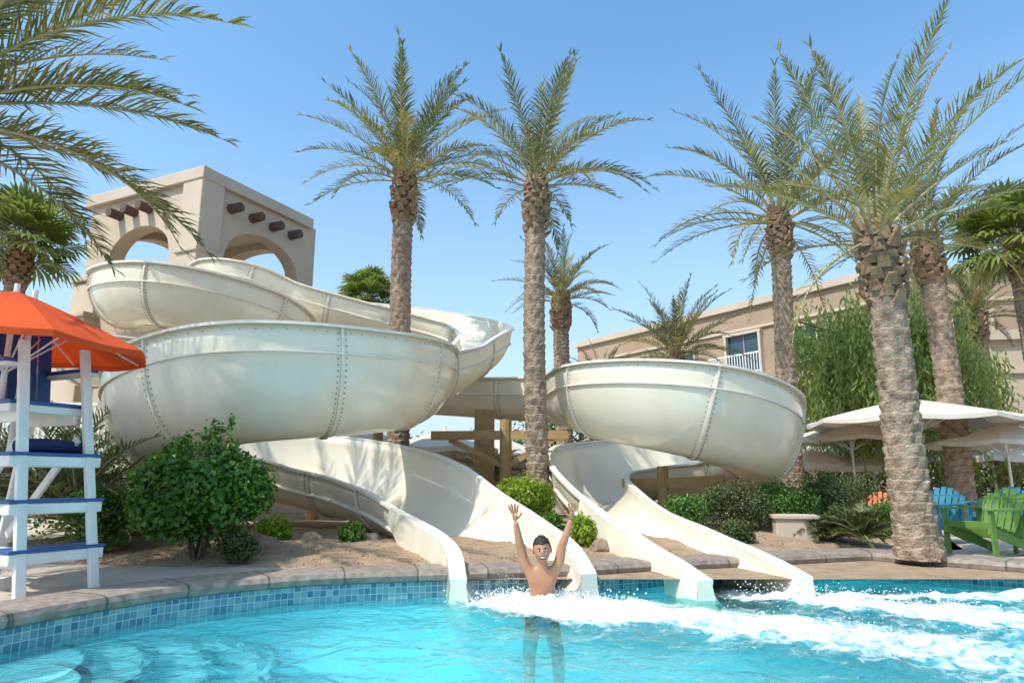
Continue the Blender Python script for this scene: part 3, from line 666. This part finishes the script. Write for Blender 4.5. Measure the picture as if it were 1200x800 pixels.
spiky('cycad_plant',4.25,8.6,.55,30,1); spiky('cycad_plant',3.95,8.9,.4,22,2)
spiky('pygmy_palm',-4.9,7.9,1.35,34,3,1,.5,.3); spiky('pygmy_palm',-5.5,8.6,1.5,34,4,1,.7,.32); spiky('pygmy_palm',-4.3,7.6,.8,26,5,1,.3,.22); spiky('pygmy_palm',-6.2,8.2,1.4,30,6,1,.6,.3)
spiky('pygmy_palm',-.4,13.2,1.0,26,7,1,.9,.25)
def mass(name,x0,x1,y,h,n,ls,mat,seed,dep=1.0):
    rng=random.Random(seed);cl=[];x=x0
    while x<x1:
        r=rng.uniform(.5,1.1); hh=h*rng.uniform(.6,1.1); cl.append((x,y+rng.uniform(-.5,.5),.2+hh/2,r,dep,hh/2)); x+=r*1.0
    leaves(name,cl,n,ls,mat,seed=seed,shell=.5)
mass('background_hedge',-14,1,18,2.2,9000,.14,M_hedge,21)
mass('background_trees',-2,12,24,3.6,12000,.2,M_hedge,22,1.4)
mass('background_hedge',5,16,17.5,1.7,8000,.12,M_hedge,23)
mass('background_hedge',-9.5,-5,9.6,1.6,7000,.09,M_bush,24,.7)
mass('background_trees',-30,-9,26,4.0,8000,.25,M_hedge,25,1.5)
mass('background_trees',12,34,19,3.0,8000,.2,M_hedge,26,1.2)
# weeping tree
e=empty('weeping_acacia_tree',(8.45,15.4,0)); rng=random.Random(4)
V=[];F=[];tube(V,F,[(0,0,.2),(.1,0,1.5),(-.05,.1,2.8)],[.2,.16,.13],10)
LV=[];LF=[]
for i in range(110):
    a=rng.uniform(0,6.28);r=rng.uniform(.3,2.1);z=5.25-r*.55+rng.uniform(-.8,.35)
    end=Vector((r*math.cos(a),r*.8*math.sin(a),z)); mid=end*.5+Vector((0,0,2.0))
    if i<22: tube(V,F,[(-.05,.1,2.7),mid,end],[.07,.04,.015],6)
    for s_ in range(9):
        p=end+Vector((rng.gauss(0,.24),rng.gauss(0,.24),rng.gauss(.1,.2))); ln=rng.uniform(.8,3.4); dr=Vector((math.cos(a)*.10+rng.gauss(0,.05),math.sin(a)*.12,-1))
        for k in range(int(ln/.07)):
            q=p+dr*(k*.07)+Vector((rng.gauss(0,.04),rng.gauss(0,.04),0))
            if q.z<.9: break
            d=Vector((rng.gauss(0,.5),rng.gauss(0,.5),-1)).normalized(); u=d.cross(Vector((rng.gauss(0,1),rng.gauss(0,1),.1))).normalized()
            b=len(LV); l=rng.uniform(.13,.22); LV.extend([q,q+d*l*.5+u*.024,q+d*l,q+d*l*.5-u*.024]); LF.append((b,b+1,b+2,b+3))
meshobj('limbs',V,F,M_twig,e,smooth=True); meshobj('foliage',LV,LF,M_weep,e)
# ---------------------------------------------------------------- umbrellas
def umbrella(name,x,y,ztop,r,drop,mat,sides=8,pole=True,z0=.2,valance=.12,polemat=None,rz=.2,tilt=0):
    e=empty(name,(x,y,0)); V=[];F=[]; rings=6
    V.append((0,0,ztop))
    for k in range(1,rings+1):
        t=k/rings
        for i in range(sides*4):
            a=rz+2*math.pi*i/(sides*4); ph=(i%4)/4; sag=.05*r*math.sin(math.pi*ph)*t
            rr=r*t*(1-.045*math.sin(math.pi*ph)); V.append((rr*math.cos(a),rr*math.sin(a),ztop-drop*(t**1.12)-sag*.6+tilt*rr*math.cos(a)))
    n_=sides*4
    for i in range(n_): F.append((0,1+i,1+(i+1)%n_))
    for k in range(rings-1):
        for i in range(n_): F.append((1+k*n_+i,1+(k+1)*n_+i,1+(k+1)*n_+(i+1)%n_,1+k*n_+(i+1)%n_))
    b=len(V)
    for i in range(n_):
        v=V[1+(rings-1)*n_+i]; V.append((v[0]*1.005,v[1]*1.005,v[2]-valance))
    for i in range(n_): F.append((1+(rings-1)*n_+i,b+i,b+(i+1)%n_,1+(rings-1)*n_+(i+1)%n_))
    o=meshobj('canopy',V,F,mat,e)
    m_=o.modifiers.new('s','SOLIDIFY'); m_.thickness=.006
    V=[];F=[]
    if pole: tube(V,F,[(0,0,z0),(0,0,ztop+.06)],[.025,.022],10); tube(V,F,[(0,0,z0),(0,0,z0+.08)],[.25,.22],16)
    for i in range(sides):
        a=rz+2*math.pi*i/sides
        tube(V,F,[(0,0,ztop-.05),(r*.97*math.cos(a),r*.97*math.sin(a),ztop-drop-.03+tilt*r*.97*math.cos(a))],[.01,.008],4)
        tube(V,F,[(0,0,ztop-drop-.25),(r*.5*math.cos(a),r*.5*math.sin(a),ztop-drop*.47-.04+tilt*r*.5*math.cos(a))],[.008,.008],4)
    meshobj('frame',V,F,polemat or M_white,e); return e
umbrella('patio_umbrella',7.1,12.2,2.42,1.75,.38,M_canvas,valance=.07)
umbrella('patio_umbrella',6.9,14.0,2.15,1.3,.32,M_canvas,rz=.5,valance=.07)
umbrella('patio_umbrella',8.6,12.0,1.95,1.25,.3,M_canvas,rz=.1,valance=.07)
umbrella('patio_umbrella',8.4,18,2.1,1.3,.4,M_canvas)
umbrella('patio_umbrella',6.6,15.2,1.65,1.0,.3,M_canvas)
umbrella('patio_umbrella',10.4,15.0,1.9,1.5,.4,M_canvas)
umbrella('patio_umbrella',7.6,14.6,1.55,.9,.25,M_canvas)
umbrella('patio_umbrella',-1.6,16.5,2.2,1.3,.45,M_canvas)
umbrella('patio_umbrella',-.3,17.5,2.05,1.2,.4,M_canvas)
umbrella('patio_umbrella',-3.4,15.8,2.2,1.1,.4,M_canvas)
# ---------------------------------------------------------------- adirondack chairs
def adirondack(x,y,rz,mat,sc=.86):
    e=empty('adirondack_chair',(x,y,.2),rz); e.scale=(sc,)*3; V=[];F=[]
    for i in range(6):
        beam(V,F,(-.27,-.30+i*.10,.38-i*.03),(.27,-.30+i*.10,.38-i*.03),.02,.085)
    for i in range(7):
        xx=-.27+i*.09; hh=.62-.02*abs(i-3)**1.8
        beam(V,F,(xx,.22,.22),(xx*1.12,.22+hh*.42,.22+hh*.98),.078,.02)
    beam(V,F,(-.3,.34,.46),(.3,.34,.46),.025,.07); beam(V,F,(-.3,.42,.68),(.3,.42,.68),.025,.06)
    for sx in(-1,1):
        boxdata(V,F,(sx*.33,-.02,.57),(.13,.72,.025)); boxdata(V,F,(sx*.31,-.30,.28),(.025,.09,.55)); 
        beam(V,F,(sx*.285,-.34,.33),(sx*.285,.56,.03),.025,.11); boxdata(V,F,(sx*.31,.32,.38),(.025,.07,.36))
    meshobj('slats',V,F,mat,e).modifiers.new('b','BEVEL').width=.004
adirondack(5.2,7.75,rad(-70),M_green); adirondack(5.95,7.8,rad(-55),M_green)
adirondack(5.45,9.2,rad(-62),M_teal); adirondack(5.55,10.7,rad(-40),M_orangep,.75); adirondack(6.8,9.8,rad(-60),M_teal)
e=empty('planter_box',(3.62,9.05,.2),rad(-12)); box('pot',(0,0,.16),(.5,.34,.32),M_trim,e,bevel=.02); box('pot_rim',(0,0,.34),(.56,.4,.05),M_trim,e,bevel=.01)
V=[];F=[]
for i in range(40): beam(V,F,(-10+i*.11,12.6,1.5),(-10+i*.11,12.6,2.35),.03,.03)
beam(V,F,(-10.1,12.6,2.37),(-5.6,12.6,2.37),.05,.06); beam(V,F,(-10.1,12.6,1.5),(-5.6,12.6,1.5),.05,.05)
for i in range(4): beam(V,F,(-10+i*1.4,12.65,.2),(-10+i*1.4,12.65,2.45),.09,.09)
meshobj('white_fence',V,F,M_white)
box('garden_wall',(-3,17.2,.9),(12,.3,1.4),M_stucco,bevel=.02)
# ---------------------------------------------------------------- lifeguard chair
lg=empty('lifeguard_chair',(-3.57,5.31,.2),math.atan2(-.43,.90))
V=[];F=[];B=[];BF=[]
hw=.235
for sy_ in(-1,1):
    y=sy_*hw
    beam(V,F,(.345,y*1.12,0),(-.075,y,1.85),.075,.04)
    beam(V,F,(-.95,y*1.12,0),(-.62,y,1.75),.08,.04)
    beam(V,F,(.18,y*.9,.22),(-.9,y*.9,.22),.035,.08)
    beam(V,F,(.02,y*.9,1.12),(-.75,y*.9,.35),.03,.07)
    beam(V,F,(-.02,y*.85,1.27),(-.72,y*.85,1.27),.035,.08)
    boxdata(V,F,(-.36,y*1.3,1.66),(.62,.10,.03)); 
beam(V,F,(-.93,-hw,.32),(-.93,hw,.32),.04,.08)
for k,z in enumerate((.30,.64,.98)):
    x=.30-.42*z/1.85; d=.24
    boxdata(V,F,(x-.08,0,z-.045),(d+.05,hw*2.9,.08)); boxdata(B,BF,(x-.08,0,z+.008),(d+.07,hw*2.96,.024))
boxdata(V,F,(-.35,0,1.335),(.62,hw*2.5,.06)); boxdata(B,BF,(-.35,0,1.38),(.64,hw*2.56,.028))
for i in range(5): boxdata(B,BF,(-.60,-.24+i*.12,1.72),(.025,.105,.62),Matrix.Rotation(-.15,3,'Y'))
for y in(-1,1): boxdata(B,BF,(-.36,y*hw*1.3,1.69),(.6,.12,.025))
meshobj('frame',V,F,M_white,lg).modifiers.new('b','BEVEL').width=.006
meshobj('steps_and_seat',B,BF,M_blue,lg).modifiers.new('b','BEVEL').width=.005
V=[];F=[]; tube(V,F,[(-.5,0,1.0),(-.45,0,2.35)],[.022,.022],10); meshobj('pole',V,F,M_white,lg)
V=[];F=[]
tube(V,F,[(.05,-.25,1.05),(.0,0,1.06),(-.05,.28,1.05)],[.05,.055,.05],10); meshobj('rescue_tube',V,F,M_navy,lg)
umbrella('beach_umbrella',-4.02,5.35,2.50,1.02,.42,M_orange,sides=8,pole=True,valance=.05,rz=.1,tilt=-.05)
# ---------------------------------------------------------------- boy
by=empty('boy_in_water',(0,0,0))
def skin(name,chains,mat,parent,sub=2):
    V=[];E=[];RD=[];roots=[]
    for ch in chains:
        base=len(V)
        for (co_,r_,par) in ch:
            V.append(co_);RD.append(r_)
            if par is not None: E.append((base+par,len(V)-1))
        roots.append(base)
    me=bpy.data.meshes.new(name); me.from_pydata(V,E,[]); me.materials.append(mat)
    o=bpy.data.objects.new(name,me); link(o,parent)
    m_=o.modifiers.new('skin','SKIN'); m_.use_smooth_shade=True
    for i,r_ in enumerate(RD):
        sv=me.skin_vertices[0].data[i]; sv.radius=(r_ if isinstance(r_,tuple) else (r_,r_)); sv.use_root=(i in roots)
    s_=o.modifiers.new('sub','SUBSURF'); s_.levels=sub; s_.render_levels=sub
    return o
cx,cy=.25,6.0
body=[((cx,cy+.16,-.22),(.12,.095),None),((cx,cy+.13,-.08),(.105,.085),0),((cx,cy+.09,.05),(.118,.088),1),((cx,cy+.06,.15),(.130,.086),2),((cx,cy+.045,.205),(.07,.062),3),((cx,cy+.03,.26),(.045,.045),4),((cx,cy+.02,.31),(.043,.043),5),
((cx-.10,cy+.06,.185),(.060,.060),3),((cx-.155,cy+.045,.25),(.052,.052),7),((cx-.185,cy+.01,.40),(.042,.042),8),((cx-.20,cy-.01,.44),(.040,.040),9),((cx-.225,cy-.04,.58),(.027,.027),10),((cx-.232,cy-.045,.62),(.027,.021),11),
((cx+.10,cy+.06,.185),(.060,.060),3),((cx+.15,cy+.045,.25),(.052,.052),13),((cx+.175,cy+.01,.40),(.042,.042),14),((cx+.19,cy-.01,.44),(.040,.040),15),((cx+.245,cy-.04,.60),(.027,.027),16),((cx+.255,cy-.045,.635),(.027,.021),17),
((cx-.08,cy+.12,-.27),(.085,.085),0),((cx-.12,cy-.1,-.45),(.06,.06),19),((cx-.12,cy-.3,-.75),(.04,.04),20),((cx-.12,cy-.38,-.73),(.03,.03),21),
((cx+.08,cy+.12,-.27),(.085,.085),0),((cx+.12,cy-.1,-.45),(.06,.06),23),((cx+.12,cy-.3,-.75),(.04,.04),24),((cx+.12,cy-.38,-.73),(.03,.03),25)]
skin('body',[body],M_skin,by)
def hand(name,wr,up,side,sc):
    wr=Vector(wr);up=Vector(up).normalized();side=Vector(side).normalized()
    P_=lambda s_,u_,f_=0: tuple(wr+side*s_*sc+up*u_*sc+Vector((0,-1,0))*f_*sc)
    ch=[[(P_(0,-.01),(.024*sc,.020*sc),None),(P_(0,.03),(.038*sc,.018*sc),0),(P_(0,.075),(.040*sc,.016*sc),1)]]
    for (a,l,sp) in((-.028,.068,-.35),(-.010,.080,-.12),(.010,.075,.08),(.028,.058,.3)):
        ch.append([(P_(a*.8,.065),.0105*sc,None),(P_(a+sp*l*.3,.085+l*.4,.004),.0105*sc,0),(P_(a+sp*l*.65,.085+l*.75,.012),.0092*sc,1),(P_(a+sp*l,.085+l*.98,.022),.0075*sc,2)])
    ch.append([(P_(-.018,.015),.013*sc,None),(P_(-.05,.045,.01),.012*sc,0),(P_(-.072,.08,.016),.010*sc,1)])
    skin(name,ch,M_skin,by,2)
hand('hand_left',(cx-.234,cy-.045,.625),(-.15,-.1,1),(-1,0,0),.92)
hand('hand_right',(cx+.257,cy-.045,.64),(.15,-.1,1),(1,0,0),.92)
hd_=empty('head',(0,0,0)); hd_.parent=by; hd_.location=(cx,cy-.005,.375); hd_.rotation_euler=(rad(6),rad(-5),0)
bm=bmesh.new(); bmesh.ops.create_uvsphere(bm,u_segments=48,v_segments=36,radius=1)
def g(p,c,s_): return math.exp(-((p-Vector(c)).length/s_)**2)
for v in bm.verts:
    p=v.co.copy(); q=Vector((p.x*.076,p.y*.092,p.z*.110))
    if p.z<0: q.x*=1-.26*(-p.z)**1.4; q.y=q.y*(1-.18*(-p.z)) -.012*(-p.z) if p.y<0 else q.y*(1-.35*(-p.z))
    f=Vector((0,-1,0))
    q+=f*.020*g(p,(0,-.99,-.18),.16)+f*.010*g(p,(0,-.99,0.02),.12)
    q-=f*.010*(g(p,(.36,-.92,.10),.17)+g(p,(-.36,-.92,.10),.17))
    q+=f*.006*(g(p,(.48,-.8,-.25),.25)+g(p,(-.48,-.8,-.25),.25))
    q+=f*.006*g(p,(0,-.75,-.75),.25)
    q+=f*.004*g(p,(0,-.95,.28),.35)
    v.co=q
me=bpy.data.meshes.new('face'); bm.to_mesh(me); bm.free(); me.materials.append(M_skin); me.polygons.foreach_set('use_smooth',[True]*len(me.polygons))
link(bpy.data.objects.new('face',me),hd_)
def ell(name,c,r,mat,parent,rot=(0,0,0),seg=20):
    bm=bmesh.new(); bmesh.ops.create_uvsphere(bm,u_segments=seg,v_segments=seg//2+2,radius=1); me=bpy.data.meshes.new(name); bm.to_mesh(me); bm.free()
    me.materials.append(mat); me.polygons.foreach_set('use_smooth',[True]*len(me.polygons)); o=bpy.data.objects.new(name,me); o.location=c; o.scale=r; o.rotation_euler=rot; return link(o,parent)
for sx in(-1,1):
    ell('eye',(sx*.028,-.076,.010),(.0125,.010,.0065),M_eye,hd_); ell('iris',(sx*.028,-.0845,.010),(.0058,.003,.006),M_iris,hd_)
    ell('eyebrow',(sx*.029,-.085,.027),(.017,.004,.0038),M_hair,hd_,(0,sx*.12,0))
    ell('ear',(sx*.077,.005,-.005),(.010,.02,.03),M_skin,hd_,(0,0,sx*.3))
ell('mouth',(0,-.084,-.053),(.029,.006,.015),M_mouth,hd_); ell('teeth',(0,-.0885,-.048),(.024,.004,.007),M_teeth,hd_)
ell('lip_lower',(0,-.087,-.069),(.019,.005,.004),M_lip,hd_); ell('lip_upper',(0,-.089,-.0375),(.022,.005,.003),M_lip,hd_)
bm=bmesh.new(); bmesh.ops.create_uvsphere(bm,u_segments=80,v_segments=60,radius=1)
dl=[]
for v in bm.verts:
    p=v.co.copy(); lim=.50-.70*max(0,p.y+.45) if p.y>-.45 else .50
    lim=max(lim,-.45)
    sp_=abs(noise.noise(p*11))
    k=1.07+.06*noise.noise(p*7)+.16*sp_*max(0,p.z); q=Vector((p.x*.076,p.y*.092,p.z*.110))*k
    v.co=q
    if p.z<lim+.16*noise.noise(p*9): dl.append(v)
bmesh.ops.delete(bm,geom=dl,context='VERTS')
me=bpy.data.meshes.new('hair'); bm.to_mesh(me); bm.free(); me.materials.append(M_hair); me.polygons.foreach_set('use_smooth',[True]*len(me.polygons))
o=bpy.data.objects.new('hair',me); link(o,hd_); o.modifiers.new('s','SOLIDIFY').thickness=.006
ell('shorts',(cx,cy+.13,-.26),(.15,.13,.09),M_short,by)
by.scale=(.95,)*3; by.location=(.0125,.05*6.0-.08,.075)
